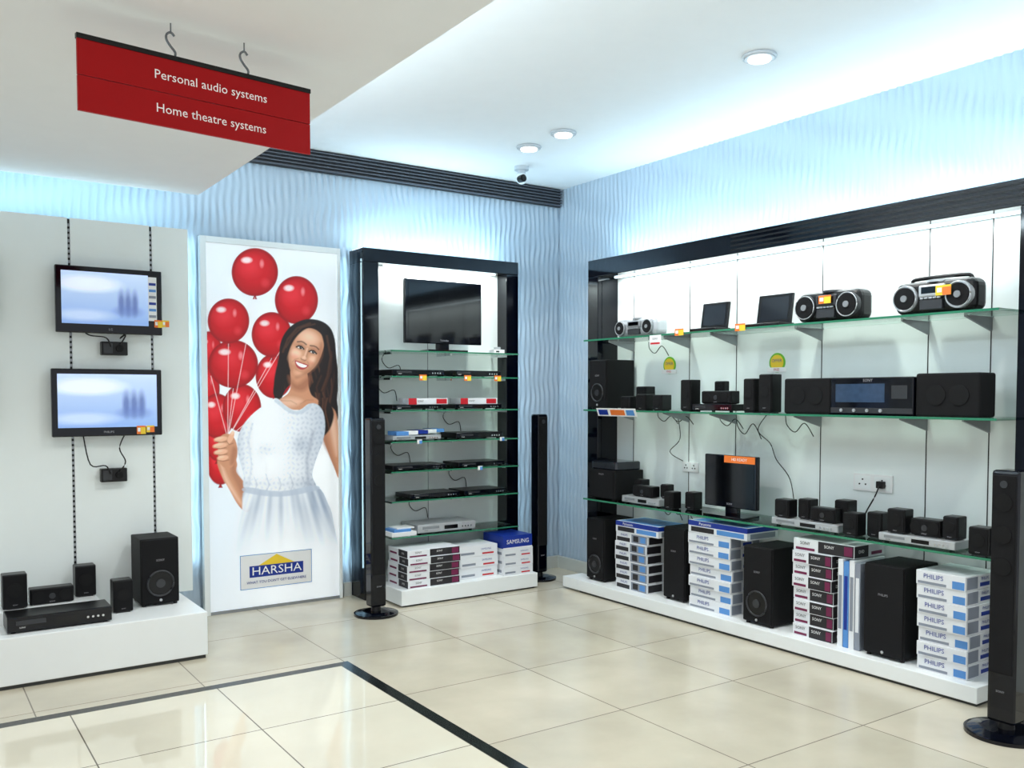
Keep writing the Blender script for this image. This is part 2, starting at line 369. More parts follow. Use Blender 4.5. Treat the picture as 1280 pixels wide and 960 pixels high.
def tower(loc,h=1.34,w=.1,d=.1,R=.15,rz=0):
    b=B('tower_speaker'); b.cyl((0,0,.008),R,.016,BLKG,seg=48); b.cyl((0,0,.022),R*.93,.012,BLKG,r2=R*.6,seg=48); b.cyl((0,0,.045),.035,.05,BLK,r2=.03)
    b.box(-w/2,w/2,-d/2,d/2,.06,h,BLKG,.014); b.box(-w/2+.008,w/2-.008,-d/2-.008,-d/2+.004,.28,h-.02,GRILLE,.005)
    for z in (h-.14,h-.28,h-.42): b.cyl((0,-d/2-.009,z),w*.32,.005,BLKM,axis='y')
    b.cyl((0,-d/2-.009,h-.06),.016,.006,DGREY,axis='y'); b.text('SONY',.014,(0,-d/2-.002,.2),TXTG); return b.done(loc,rz=rz)
P0=.265
subwoofer((-3.59,-.74,P0),w=.215,d=.26,h=.395)
satellite((-4.285,-.70,.335),w=.12,d=.10,h=.19); satellite((-3.91,-.58,.335),w=.11,d=.1,h=.18); satellite((-3.75,-.80,P0),w=.105,d=.10,h=.185)
center_spk((-4.15,-.66,.335),w=.22,h=.09)
player((-4.29,-.97,P0),w=.50,d=.2,h=.085,name='av_receiver')
tower((-2.065,-.66,0),1.34,.11); tower((-.45,-.33,0),1.34,.10,R=.14)
tower((-.72,-4.20,0),1.17,.12,.12,R=.17,rz=-math.pi/2)

# ------------------------------------------------------------ poster
def paint(X,Y):
    # artwork in its own drawing units
    P=Paint(X,Y,(236,241,246))
    P.ell(340,560,110,170,(247,250,252),soft=60,op=.8)
    P.ell(262,640,60,120,(218,229,240),soft=60,op=.7)
    def balloon(cx,cy,rx,ry,rot=0,dark=0):
        a=P.ell(cx,cy,rx,ry,(178-dark,2,14),rot); m=a
        def inner(dx,dy,sx,sy,col,op,soft):
            d=np.sqrt(((X-cx-dx)/sx)**2+((Y-cy-dy)/sy)**2); P.blend(m*np.clip((1-d)*min(sx,sy)/soft,0,1)*op,col)
        inner(0,-ry*.1,rx*.95,ry*.9,(206,6,24),.8,rx*.4)
        inner(-rx*.2,-ry*.25,rx*.7,ry*.6,(232,46,58),.65,rx*.5)
        inner(-rx*.35,-ry*.5,rx*.28,ry*.16,(255,225,226),.95,2.5)
        inner(rx*.3,-ry*.35,rx*.12,ry*.22,(250,150,155),.7,2.5)
        inner(rx*.45,ry*.45,rx*.25,ry*.25,(228,60,70),.5,5)
        d=np.sqrt(((X-cx)/rx)**2+((Y-cy)/ry)**2); P.blend(m*np.clip((d-.84)/.16,0,1)*.6,(120,0,10))
        P.poly([(cx-3,cy+ry+4),(cx,cy+ry-3),(cx+3,cy+ry+4)],(150,4,16),smooth=False)
    for a in ((262,440,16,26),(276,580,17,26),(272,552,14,24),(260,486,15,28),(272,520,21,28),(343,470,23,28),(303,510,24,30),(340,418,25,28),(292,455,31,30),(286,401,26,28),(371,375,27,30),(319,340,29,30)): balloon(*a)
    for q in ((319,372),(371,405),(286,430),(340,448),(292,486),(303,541),(343,499),(264,470),(275,548)):
        P.line(q,(285,548),.35,(250,225,225),.8)
    SK=(198,140,108); SKD=(150,92,66); SKL=(226,174,142); SKH=(243,206,180)
    HR=(26,15,14); HR2=(66,36,26); HR3=(104,62,42)
    # hair mass behind the head, falling over the far shoulder in curls
    P.poly([(349,448),(351,430),(357,416),(368,405),(384,399),(401,401),(413,409),(419,424),(421,446),(424,474),(422,500),(424,520),(414,540),(402,547),(389,541),(379,524),(372,506),(374,490),(366,480),(357,488),(350,502),(342,492),(345,468)],HR)
    for k in range(11):
        x0=384+k*3.3; ph=k*1.3
        P.curve([(x0+3.2*math.sin(ph+j*.62)-(.3*max(0,9-j)) ,452+j*7.5+(k%3)*3) for j in range(11)],.9,[HR2,HR3,HR2,(120,74,50)][k%4],op=.5,soft=1.8)
    for k in range(4): P.curve([(347+k*2.6+1.6*math.sin(j*.9+k),446+j*8) for j in range(6)],.8,HR2,op=.6,soft=1.6)
    # far arm (raised out of the sheet at the right)
    P.poly([(392,506),(404,504),(414,508),(421,518),(424,545),(424,596),(418,584),(410,564),(404,548),(398,528)],SK,soft=1.5)
    P.poly([(400,520),(408,540),(416,572),(422,590),(412,570),(402,550)],SKD,soft=5,op=.6); P.poly([(410,511),(418,520),(422,545),(421,570),(414,540)],SKH,soft=5,op=.6)
    P.poly([(404,498),(413,504),(418,518),(413,536),(403,546),(393,538),(394,515)],HR,soft=2)
    for k in range(4): P.curve([(398+k*3.8+2.4*math.sin(j*.8+k),498+j*6.4) for j in range(7)],.8,[HR2,HR3][k%2],op=.6,soft=1.6)
    # near arm: elbow low, forearm up to the hand
    P.poly([(296,590),(306,604),(313,622),(314,636),(307,640),(297,630),(287,612),(277,594),(272,576),(282,567),(293,571),(297,580)],SK,soft=1.4)
    P.poly([(292,574),(298,590),(308,610),(314,632),(308,630),(297,608),(289,590)],SKD,soft=5,op=.5)
    P.poly([(277,580),(285,598),(296,618),(304,633),(294,620),(282,602)],SKH,soft=5,op=.6)
    # neck + chest
    P.poly([(364,462),(374,470),(384,466),(386,482),(390,494),(399,502),(384,511),(362,512),(344,506),(352,498),(361,491),(364,480)],SK)
    P.poly([(361,470),(372,480),(387,470),(387,482),(378,489),(366,485)],SKD,soft=6,op=.7)
    P.poly([(350,501),(364,497),(378,501),(370,507),(358,508)],SKH,soft=6,op=.5); P.curve([(352,501),(364,501),(371,505)],.5,SKD,op=.4,soft=1.6); P.curve([(376,505),(384,500),(392,500)],.5,SKD,op=.4,soft=1.6)
    # lace top
    def dress(X,Y):
        t=(.5+.5*np.sin(X*1.1+np.sin(Y*.45)*1.4))*(.5+.5*np.sin(Y*1.0+np.sin(X*.35)*1.2))
        sh=np.clip((X-345)/62,0,1)**1.2*.62+np.clip((314-X)/16,0,1)*.5+.30*np.exp(-((X-376)/10)**2-((Y-556)/12)**2)+.22*np.exp(-((X-333)/12)**2-((Y-562)/7)**2)+.2*np.exp(-((Y-606)/8)**2)+.08
        k=np.clip(sh+.2*t,0,1)[:,None]; return srgb_arr((248,250,252))[None]*(1-k)+srgb_arr((146,160,180))[None]*k
    P.poly([(336,503),(346,498),(356,506),(366,512),(376,512),(386,505),(396,505),(404,514),(407,532),(404,552),(396,574),(391,594),(394,612),(352,618),(308,612),(305,594),(299,572),(297,550),(304,532),(318,516)],(220,226,230),shade=dress)
    P.poly([(343,501),(348,499),(357,507),(367,513),(376,513),(387,505),(389,509),(378,517),(364,517),(353,510)],(184,195,208),op=.7,soft=1.6)
    P.curve([(316,530),(311,550),(315,580),(312,606)],1.2,(160,172,188),op=.5,soft=4); P.curve([(392,540),(384,575),(386,606)],1.5,(120,134,156),op=.5,soft=5)
    for k in range(5): P.curve([(318+k*15,596-(k%2)*3),(322+k*15,606),(319+k*15,613)],.6,(150,162,180),op=.5,soft=2)
    # skirt fading into the white ground
    def skirt(X,Y):
        w=1+(Y-610)/110; t=.5+.5*np.sin((X-350)*.42/w+1.4*np.sin(X*.11)); t2=.5+.5*np.sin((X-350)*1.0/w); k=np.clip(.16+.40*t+.16*t2+np.clip((X-375)/50,0,.35),0,1)[:,None]
        return srgb_arr((240,244,248))[None]*(1-k)+srgb_arr((150,165,185))[None]*k
    sx=np.clip((694-Y)/60,0,1)
    base=P.c.copy(); P.poly([(308,612),(350,616),(395,608),(411,630),(418,655),(421,704),(360,708),(300,704),(298,665),(303,638)],(0,0,0),shade=skirt,soft=2)
    P.c=base*(1-sx[:,None])+P.c*sx[:,None]
    P.poly([(308,609),(350,614),(394,607),(396,613),(350,621),(308,616)],(176,188,204),op=.8,soft=1.6)
    # hand: palm, thumb and four curled fingers round the strings
    P.poly([(273,560),(275,547),(284,542),(293,547),(297,560),(296,574),(290,584),(280,584),(274,575)],SK)
    for k,(fx,fy,L) in enumerate(((272,549,8.5),(271,557,9),(272,565,8.5),(274.5,572.5,7))):
        P.ell(fx+4.5,fy,L,3.3,SKL,rot=-10); P.ell(fx+2,fy-1,L*.5,1.3,SKH,rot=-10,soft=2,op=.7); P.curve([(fx-2,fy+3),(fx+5,fy+4.1),(fx+12,fy+2.6)],.45,SKD,op=.8)
    P.ell(289,547,3.3,8.5,SKL,rot=24); P.ell(291,541,1.4,2.4,SKH,rot=24,soft=1.5,op=.8); P.curve([(284,552),(287,556),(292,554)],.45,SKD,op=.7)
    P.poly([(291,560),(297,562),(294,578),(288,580)],SKD,soft=4,op=.5)
    # head in its own tilted frame
    K=1.13; th=math.radians(20); ct,st=math.cos(th)*K,math.sin(th)*K
    def L(a,b): return (382+a*ct-b*st, 441+a*st+b*ct)
    def LP(l): return [L(*q) for q in l]
    P.poly(LP([(-16,-16),(-10,-25),(0,-28),(10,-25),(16,-17),(17.5,-6),(17,4),(14.8,12),(10.5,20),(5,26.5),(0,28.3),(-5,27),(-11,20.5),(-15.5,11),(-17.5,2),(-17.5,-8)]),SK)
    def LE(a,b,rx,ry,col,soft,op): q=L(a,b); return P.ell(q[0],q[1],rx*K,ry*K,col,rot=20,soft=soft,op=op)
    LE(-3,-15,13,9,SKL,9,.8); LE(-9,5,7.5,9,SKL,8,.8); LE(10,5,5.5,8,SKL,6,.6); LE(.5,23.5,5,3,SKL,4,.6); LE(-9.5,4,4.5,3.6,SKH,5,.8); LE(10,4,3,3,SKH,4,.6); LE(-2,-18,8,5,SKH,8,.7)
    P.poly(LP([(13,-16),(18,-5),(17.5,6),(14.8,14),(9,22),(0,29),(6,22),(11.5,12),(14.5,0)]),SKD,soft=6,op=.6)
    P.poly(LP([(-18,-4),(-17.5,6),(-14,15),(-7,25),(-11,16),(-15,6)]),SKD,soft=5,op=.4)
    LE(-9.5,8,4,3,(214,112,92),4,.35); LE(10,8.5,3,2.4,(205,104,86),3,.3)
    for sgn,ea in ((-1,-7.2),(1,7.6)):
        LE(ea,-5,5.2,3.6,SKD,5,.55)
        LE(ea,-3.6,3.5,1.25,(232,224,216),.8,1); LE(ea+.6,-3.8,1.7,1.6,(26,14,10),.7,1); LE(ea+1.0,-4.3,.4,.4,(250,250,250),.4,.8)
        P.curve(LP([(ea-4.2,-2.9),(ea-2,-4.9),(ea+1,-5.2),(ea+4.4,-3.4)]),.9,(20,10,10),soft=.8); P.curve(LP([(ea-3.2,-2.5),(ea,-2.0),(ea+3.4,-2.7)]),.25,(90,50,40),op=.6)
        P.curve(LP([(ea-5.0,-8.6 if sgn<0 else -9.4),(ea-1,-10.4),(ea+2,-10.2),(ea+5.2,-8.6 if sgn>0 else -9)]),.8,(56,30,24),op=.8,soft=1.2)
    P.curve(LP([(2.4,-4),(2.8,2),(3.2,5.6)]),.7,SKD,op=.4,soft=2.2); P.curve(LP([(.6,-5),(.9,4)]),.9,SKH,op=.6,soft=2); LE(.8,5.6,2.4,1.6,SKH,1.8,.6)
    P.curve(LP([(-2.3,7.4),(-1.2,8.3),(.8,8.0),(2.6,8.3),(3.6,7.3)]),.4,(126,68,52),op=.75,soft=1.0)
    P.curve(LP([(-5,8.4),(-8.4,11),(-9.6,14)]),.4,SKD,op=.5,soft=1.8); P.curve(LP([(5.6,8.4),(8.6,11),(9.4,14)]),.4,SKD,op=.5,soft=1.8)
    P.poly(LP([(-7.8,12),(-4,11.3),(-1,11.4),(.6,11.9),(2.2,11.4),(5,11.3),(8.4,12),(6.2,16.4),(3.2,18.6),(-.4,18.9),(-4.4,17.2)]),(176,58,62),soft=1)
    P.poly(LP([(-6.2,12.8),(-2,12.7),(3,12.7),(6.8,12.8),(5,15.4),(1,16.4),(-3.4,15.4)]),(250,247,244),soft=.8)
    P.curve(LP([(-3.6,20.8),(.4,21.5),(4,20.8)]),.4,SKD,op=.4,soft=2)
    # side locks framing the face
    P.poly([(349,448),(351,430),(357,416),(368,405),(384,399),(401,401),(411,409),(415,424),(412,438),(405,421),(397,411),(386,410),(375,417),(366,429),(360,444),(357,458),(357,472),(355,486),(347,492),(343,480),(345,464)],HR,soft=1.6)
    P.poly([(401,408),(412,418),(418,436),(419,460),(413,476),(404,490),(394,490),(390,482),(398,470),(404,452),(406,434)],HR,soft=1.6)
    P.curve([(354,440),(360,424),(372,410),(388,404)],1.0,HR3,op=.5,soft=2.4); P.curve([(358,434),(366,420),(378,409),(394,405)],.8,HR3,op=.45,soft=2)
    P.curve([(409,420),(414,446),(410,470),(403,488)],1.1,HR3,op=.5,soft=2.4); P.curve([(415,440),(414,464),(406,486),(406,510)],1.0,HR2,op=.7,soft=2); P.curve([(402,470),(396,484),(400,504)],1.0,HR2,op=.7,soft=2)
    return P.c
def poster_paint(U,V):
    # flat sheet coordinates -> drawing units (the artwork was drawn in slight perspective)
    f0=Vector((.565,.825,0)).normalized(); R0=(f0.y,-f0.x); pt=.042
    rx=U+4.735; ry=6.138; rz=V-1.5
    fw=rx*f0.x+ry*f0.y; dp=fw*math.cos(pt)-rz*math.sin(pt); up=fw*math.sin(pt)+rz*math.cos(pt); rt=rx*R0[0]+ry*R0[1]
    return paint(640+1125*rt/dp,540-1125*up/dp)
po=B('advertising_poster'); po.box(-3.045,-2.045,-.05,-.015,0.0,2.555,WHITE,.003)
for a in ((-3.045,-3.005,0,2.555),(-2.068,-2.045,0,2.555)): po.box(a[0],a[1],-.065,-.05,a[2],a[3],WHITE,.002)
po.box(-3.005,-2.068,-.065,-.05,2.515,2.555,WHITE,.002); po.box(-3.005,-2.068,-.06,-.05,0,.02,ALU)
pob=po.done()
pp=grid_obj_mesh('poster_print',-3.005,-2.068,.02,2.515,-.0525,300,780,poster_paint,attr_mat('poster_ink',em=.26,rough=.35)); pp.parent=pob
lg=B('poster_logo'); y=-.0535
lg.box(-2.80,-2.28,y-.0004,y,.145,.385,PAPER)
for a in ((-2.80,-2.28,.145,.149),(-2.80,-2.28,.381,.385),(-2.80,-2.796,.145,.385),(-2.284,-2.28,.145,.385)): lg.box(a[0],a[1],y-.001,y,a[2],a[3],LBLUE)
lg.box(-2.735,-2.345,y-.0012,y,.225,.305,BLUEP); lg.prism([(-2.67,.305),(-2.41,.305),(-2.54,.375)],y-.0012,y,YEL)
lg.text('HARSHA',.082,(-2.54,y-.004,.265),TXTW,sx=1.15)
lg.text("WHAT YOU DON'T GET ELSEWHERE",.026,(-2.54,y-.004,.19),BLUEP)
l=lg.done(parent=pob)

# ------------------------------------------------------------ centre unit
c=B('black_display_frame')
L,Rr,T=-1.955,-.60,2.55; yf=-.25
c.box(L,L+.125,yf,-.02,0,T-.1,BLKG,.004); c.box(Rr-.115,Rr,yf,-.02,0,T-.1,BLKG,.004); c.box(L,Rr,yf,-.02,T-.1,T,BLKG,.004)
c.box(L+.125,Rr-.115,-.12,-.02,.0,T-.1,PANEL); c.box(-1.36,-1.354,-.1215,-.12,.12,T-.1,TXTG)
c.box(L+.02,Rr-.02,yf+.05,-.03,T,T+.008,LEDC)
c.box(L+.2,Rr-.18,-.19,-.17,T-.108,T-.1,LEDC); c.done()
c=B('display_plinth'); c.box(-1.84,-.66,-.60,-.255,.012,.12,WHITE,.004); c.box(-1.82,-.73,-.255,-.121,.012,.12,WHITE); c.box(-1.82,-.68,-.585,-.3,0,.012,TOE); c.done()
def shelf_back(z,x0=-1.825,x1=-.722,yf=-.43):
    b=B('glass_shelf'); b.box(x0,x1,yf+.003,-.121,z-.010,z,GLASS); b.box(x0,x1,yf,yf+.003,z-.010,z,GEDGE)
    for x in (x0+.05,(x0+x1)/2,x1-.05): b.box(x-.006,x+.006,yf+.10,-.121,z-.026,z-.0105,CHROME)
    b.done()
SZ=[1.815,1.63,1.385,1.16,.945,.73,.47]
for z in SZ: shelf_back(z)
tv('television',.66,.47,(-1.66,-.33,SZ[0]),screen=False,stand=True,brand='TOSHIBA')
b=B('cable_box'); b.box(0,.1,0,.07,0,.03,PAPER,.003); b.box(.02,.05,-.001,0,.008,.02,TXTK); b.box(.03,.07,.01,.05,.03,.05,SILV,.003); b.done((-.92,-.38,SZ[0]))
player((-1.80,-.40,SZ[1]),w=.43,h=.048,lbl='SONY'); player((-1.30,-.40,SZ[1]),w=.43,h=.048,lbl='SONY')
player((-1.80,-.40,SZ[2]),w=.40,h=.04); player((-1.28,-.40,SZ[2]),w=.42,h=.04)
player((-1.80,-.40,SZ[3]),w=.40,h=.04,m=GREY); player((-1.27,-.40,SZ[3]),w=.42,h=.05)
player((-1.80,-.40,SZ[4]),w=.44,h=.04); player((-1.25,-.40,SZ[4]),w=.42,h=.04)
player((-1.66,-.40,SZ[5]),w=.42,h=.04); player((-1.20,-.40,SZ[5]),w=.38,h=.04)
player((-1.60,-.40,SZ[6]),w=.50,h=.07,m=SILV,d=.26)
def carton(name,loc,side,w,d,h,base,bands,txt,txm,rz=0,ts=.42,tp=.3):
    b=B(name); b.box(0,w,0,d,0,h,base,.002)
    for (a,bb,z0,z1,m) in bands: b.box(w*a,w*bb,-.0008,0,h*z0,h*z1,m)
    if txt: b.text(txt,h*ts,(w*tp,-.0016,h*.5),txm)
    return b.done(loc,side,rz)
for x,z in ((-1.66,SZ[2]+.04),(-1.22,SZ[2]+.04)): carton('player_carton',(x,-.38,z),'back',.33,.16,.045,CARD,[(.0,.2,0,1,REDP),(.7,.97,.1,.9,REDP)],'SONY',TXTK)
b=B('brochure_stack')
for k,(x,m) in enumerate(((0,LBLUE),(.08,PAPER),(.17,BLUEP),(.25,PAPER),(.33,LBLUE))): b.box(x,x+.1,0,.14,.004*k,.03+.003*k,m,.001,M=Matrix.Rotation(.03*k,4,'Z'))
b.done((-1.76,-.38,SZ[3]+.04))
b=B('brochure_stack'); b.box(0,.2,0,.16,0,.03,PAPER,.001); b.box(.02,.16,.01,.15,.03,.05,LBLUE,.001); b.box(.05,.19,.02,.15,.05,.06,PAPER,.001); b.done((-1.81,-.40,SZ[6]))
for x,z in ((-1.60,SZ[1]),(-1.22,SZ[1]),(-.95,SZ[1])): tagcard('price_tag',(x,-.434,z-.03),w=.06,h=.042)
for x,z in ((-1.62,SZ[3]),(-1.1,SZ[4]),(-.9,SZ[3])): tagcard('price_tag',(x,-.434,z-.02),w=.04,h=.03,cols=(PAPER,LBLUE))
b=B('loose_cables')
for (x,z) in ((-1.76,SZ[1]),(-1.2,SZ[2]),(-1.65,SZ[3]),(-1.15,SZ[4]),(-1.5,SZ[5]),(-1.72,SZ[0])):
    b.tube([(x,-.135,z),(x-.04,-.15,z-.06),(x+.02,-.14,z-.12),(x+.1,-.15,z-.10),(x+.13,-.135,z-.18)],.003,CABLE,smooth_pts=5)
b.done()
def stack(loc,side,w,d,n,h,style,vis=1,name='carton_stack',jit=.012,top=None):
    b=B(name); z=0
    plan=[(w,h,style)]*n+([top] if top else [])
    for (w,h,style) in plan:
        M=Matrix.Translation((random.uniform(-jit,jit)*.6,random.uniform(-.2,1)*jit,z))@Matrix.Rotation(random.uniform(-.02,.02),4,'Z')
        def bx(*a): b.box(*a,M=M)
        bx(0,w,0,d,0.0,h-.001,CARD,.0015)
        e=.0008; sx0,sx1=(w,w+e) if vis>0 else (-e,0)
        rt=Vector((0,1,0)) if vis>0 else Vector((0,-1,0))
        def tx(t,s,p,m,right=(1,0,0),sx=1):
            pp=M@Vector(p); rr=(M.to_3x3()@Vector(right)); b.text(t,s,pp,m,right=rr,sx=sx)
        if style=='philips':
            tx('PHILIPS',h*.46,(w*.36,-.002,h*.62),BLUEP); bx(.01,w*.62,-e,0,h*.08,h*.26,CARDG); bx(w*.74,w*.98,-e,0,h*.08,h*.6,LBLUE)
            bx(sx0,sx1,d*.04,d*.35,h*.1,h*.9,CARDG); bx(sx0,sx1,d*.42,d*.7,h*.18,h*.45,BLUEP); bx(sx0,sx1,d*.75,d*.96,h*.1,h*.9,CARDG); tx('PHILIPS',h*.3,(sx1+.001,d*.56,h*.7),BLUEP,right=rt)
        elif style=='panasonic':
            bx(0,w,-e,0,h*.58,h*.99,BLUEP); tx('Panasonic',h*.34,(w*.3,-.002,h*.78),TXTW); bx(w*.05,w*.45,-e,0,h*.1,h*.5,CARDD); bx(w*.5,w*.95,-e,0,h*.12,h*.5,LBLUE)
            bx(sx0,sx1,0,d,h*.6,h*.98,BLUEP); bx(sx0,sx1,d*.1,d*.9,h*.1,h*.5,CARDG); bx(.02,w-.02,.02,d-.02,h-.001,h-.0002,LBLUE)
        elif style=='mixed':
            tx('PHILIPS',h*.34,(w*.27,-.002,h*.72),BLUEP); bx(w*.03,w*.45,-e,0,h*.06,h*.48,CARDD); bx(w*.5,w*.99,-e,0,h*.06,h*.92,CARDG); bx(w*.56,w*.72,-2*e,0,h*.2,h*.8,CARDD); bx(w*.78,w*.94,-2*e,0,h*.2,h*.8,LBLUE); bx(sx0,sx1,d*.05,d*.5,h*.1,h*.85,CARDD); bx(sx0,sx1,d*.6,d*.95,h*.1,h*.5,CARDG)
        elif style=='sony':
            bx(w*.42,w*.99,-e,0,h*.05,h*.95,CARDD); tx('SONY',h*.36,(w*.2,-.002,h*.65),TXTK); bx(w*.04,w*.36,-e,0,h*.1,h*.3,PURP); tx('SONY',h*.34,(w*.6,-.002,h*.6),TXTW); bx(w*.84,w*.97,-2*e,0,h*.15,h*.85,PURP)
            bx(sx0,sx1,0,d*.45,h*.05,h*.95,CARDD); bx(sx0,sx1,d*.55,d*.9,h*.15,h*.4,PURP); tx('DVD',h*.35,(sx1+.001,d*.22,h*.5) if vis>0 else (sx0-.001,d*.22,h*.5),TXTW,right=rt)
        elif style=='plain':
            bx(w*.05,w*.4,-e,0,h*.2,h*.4,CARDG); tx('SAMSUNG',h*.24,(w*.7,-.002,h*.62),BLUEP); bx(w*.6,w*.9,-e,0,h*.15,h*.3,REDP)
            bx(sx0,sx1,d*.1,d*.9,h*.3,h*.6,CARDG)
        z+=h
    return b.done(loc,side)
stack((-1.77,-.57,.12),'back',.43,.31,5,.054,'sony',vis=-1)
stack((-1.31,-.52,.12),'back',.34,.26,3,.082,'plain',vis=-1)
stack((-.955,-.57,.12),'back',.27,.31,3,.068,'plain',vis=-1,jit=.004)
carton('blue_carton',(-.955,-.56,.325),'back',.27,.28,.095,BLUEP,[(.0,1,0,.06,PAPER)],'SAMSUNG',TXTW,ts=.48,tp=.5)

# ------------------------------------------------------------ right wall unit
r=B('black_display_frame'); xf=-.30; T=2.525
r.box(xf,-.02,-.88,-.76,0,T-.13,BLKG,.004); r.box(xf,-.02,-4.14,-4.0,0,T-.13,BLKG,.004); r.box(xf,-.02,-5.2,-.76,T-.13,T,BLKG,.004)
for k in range(4): r.box(xf-.004,xf,-5.2,-2.2,T-.11+k*.028,T-.11+k*.028+.010,BLK)
r.box(-.10,-.02,-4.0,-.88,.0,T-.13,PANEL); r.box(-.10,-.02,-5.2,-4.14,0,T-.13,PANEL)
for y in (-1.07,-1.65,-2.08,-2.75,-3.43,-3.77): r.box(-.1015,-.10,y-.003,y+.003,.1,T-.13,TXTK)
r.box(-.20,-.06,-5.1,-.80,T,T+.008,LEDC); r.box(-.17,-.15,-3.95,-.92,T-.138,T-.13,LEDC)
r.done()
r=B('display_plinth'); r.box(-.50,-.101,-3.95,-.885,.015,.095,WHITE,.004); r.box(-.50,-.305,-.885,-.71,.015,.095,WHITE,.003); r.box(-.485,-.105,-3.94,-.9,0,.015,TOE); r.done()
def shelf_right(z,xf,drop,y0=-.895,y1=-3.985):
    b=B('glass_shelf'); b.box(xf+.004,-.101,y1,y0,z-.012,z,GLASS); b.box(xf,xf+.004,y1,y0,z-.012,z,GEDGE)
    for y in (-1.07,-1.65,-2.08,-2.75,-3.43,-3.77):
        b.prism([(xf+.10,z-.022),(xf+.10,z-.0125),(-.101,z-.0125),(-.101,z-drop)],y-.006,y+.006,GREY,axis='y')
        b.box(xf+.12,-.101,y-.012,y+.012,z-.0165,z-.0125,GREY)
    b.done()
R1,R2,R3=1.907,1.386,.716
shelf_right(R1,-.45,.085); shelf_right(R2,-.45,.085); shelf_right(R3,-.45,.03)
S='right'; xq=-.41
def boombox(loc,w,h,d,body,accent,handle=True,name='boombox'):
    b=B(name); b.box(0,w,.01,d,.004,h,body,min(h,d)*.28,seg=4)
    for cx in (w*.17,w*.83):
        b.cyl((cx,.012,h*.5),h*.40,.03,accent,axis='y',seg=36); b.cyl((cx,-.004,h*.5),h*.33,.012,GRILLE,axis='y',seg=36); b.ring((cx,-.006,h*.5),h*.37,.003,SILV); b.cyl((cx,-.012,h*.5),h*.1,.008,GREY,axis='y')
    b.box(w*.34,w*.66,-.003,.03,h*.50,h*.86,accent,.008); b.box(w*.38,w*.62,-.006,0,h*.60,h*.8,SCRB,.002)
    b.box(w*.36,w*.64,-.004,.02,h*.12,h*.42,DGREY,.004)
    for k in range(5): b.box(w*(.37+.053*k),w*(.41+.053*k),-.008,0,h*.44,h*.49,SILV,.001)
    b.cyl((w*.5,d*.5,h*.98),min(d*.42,w*.16),.012,accent,seg=36)
    if handle: b.tube([(w*.12,d*.6,h*.75),(w*.13,d*.6,h*1.04),(w*.25,d*.6,h*1.12),(w*.75,d*.6,h*1.12),(w*.87,d*.6,h*1.04),(w*.88,d*.6,h*.75)],.010,body,n=8,smooth_pts=5)
    for fx in (w*.15,w*.85): b.box(fx-.015,fx+.015,.03,d-.03,0,.01,BLK)
    return b.done(loc,S)
boombox((xq,-1.19,R1),.43,.13,.14,SILV,GREY,handle=False)
boombox((xq,-2.79,R1),.42,.175,.15,BLK,DGREY,handle=False)
boombox((xq,-3.41,R1),.43,.17,.15,BLK,SILV,handle=True)
def portable(loc,w,h):
    b=B('portable_dvd_player'); b.box(0,w,0,.14,0,.022,BLK,.005); b.box(w*.2,w*.8,.02,.12,.022,.024,DGREY)
    M=Matrix.Translation((0,.10,.02))@Matrix.Rotation(-.15,4,'X'); b.box(0,w,0,.018,0,h,BLK,.005,M=M); b.box(w*.1,w*.9,-.001,.001,h*.14,h*.9,mat('lcd_off',(40,44,50),.08),M=M); b.cyl((w/2,.112,.022),.01,w*.5,DGREY,axis='x'); return b.done(loc,S)
portable((xq,-1.95,R1),.23,.175); portable((xq,-2.42,R1),.26,.185)
for y,z in ((-1.86,R1),(-2.38,R1)): tagcard('price_tag',(-.455,y,z-.02),S,w=.08,h=.045)
tagcard('price_tag',(-.432,-2.97,R1+.10),S,w=.08,h=.045); tagcard('price_tag',(-.43,-3.66,R1+.085),S,w=.08,h=.05,cols=(YEL,ORG))
b=B('shelf_label'); b.box(0,.11,0,.003,0,.07,PAPER); b.text('SONY',.02,(.055,-.001,.045),TXTK); b.box(.01,.1,-.001,0,.008,.02,REDP); b.done((-.456,-1.62,R1-.075),S)
subwoofer((xq,-.915,R2),S,w=.19,d=.28,h=.37)
satellite((xq,-1.27,R2),S,w=.10,d=.1,h=.10); satellite((xq,-1.43,R2),S,w=.10,d=.1,h=.115); satellite((xq+.12,-1.30,R2),S,w=.10,d=.1,h=.17); satellite((xq,-1.60,R2),S,w=.09,d=.1,h=.11)
b=B('display_card'); TM=Matrix.Rotation(.35,4,'X'); b.box(0,.42,0,.003,0,.06,PAPER,M=TM); b.box(.02,.12,-.002,0,.01,.05,BLUEP,M=TM); b.box(.15,.30,-.002,0,.01,.05,ORG,M=TM); b.box(.32,.40,-.002,0,.01,.05,LBLUE,M=TM)
b.done((-.475,-1.10,R2-.045),S)
satellite((xq,-1.87,R2),S,w=.09,d=.1,h=.21)
player((xq,-1.98,R2),S,w=.34,d=.2,h=.05,name='home_theatre_console'); center_spk((xq+.03,-2.03,R2+.05),S,w=.25,h=.085)
satellite((xq+.13,-2.05,R2+.05),S,w=.08,d=.06,h=.15)
satellite((xq,-2.41,R2),S,w=.085,d=.1,h=.21); satellite((xq,-2.53,R2),S,w=.095,d=.1,h=.235)
b=B('stereo_system'); 
b.box(0,.32,.0,.15,0,.205,GRILLE,.012,seg=3); b.box(.83,1.165,.0,.15,0,.22,GRILLE,.012,seg=3)
b.box(.325,.825,-.006,.15,0,.205,BLKG,.008); b.box(.36,.66,-.008,-.004,.07,.17,SCRBL); b.box(.33,.82,-.009,-.004,.012,.04,DGREY); b.box(.70,.79,-.0085,-.004,.09,.16,DGREY)
for k in range(4): b.cyl((.40+.08*k,-.012,.026),.009,.008,SILV,axis='y',seg=14)
b.text('SONY',.022,(.56,-.009,.188),TXTG); 
for cx in (.1,.22): b.cyl((cx,-.001,.105),.05,.004,BLKM,axis='y')
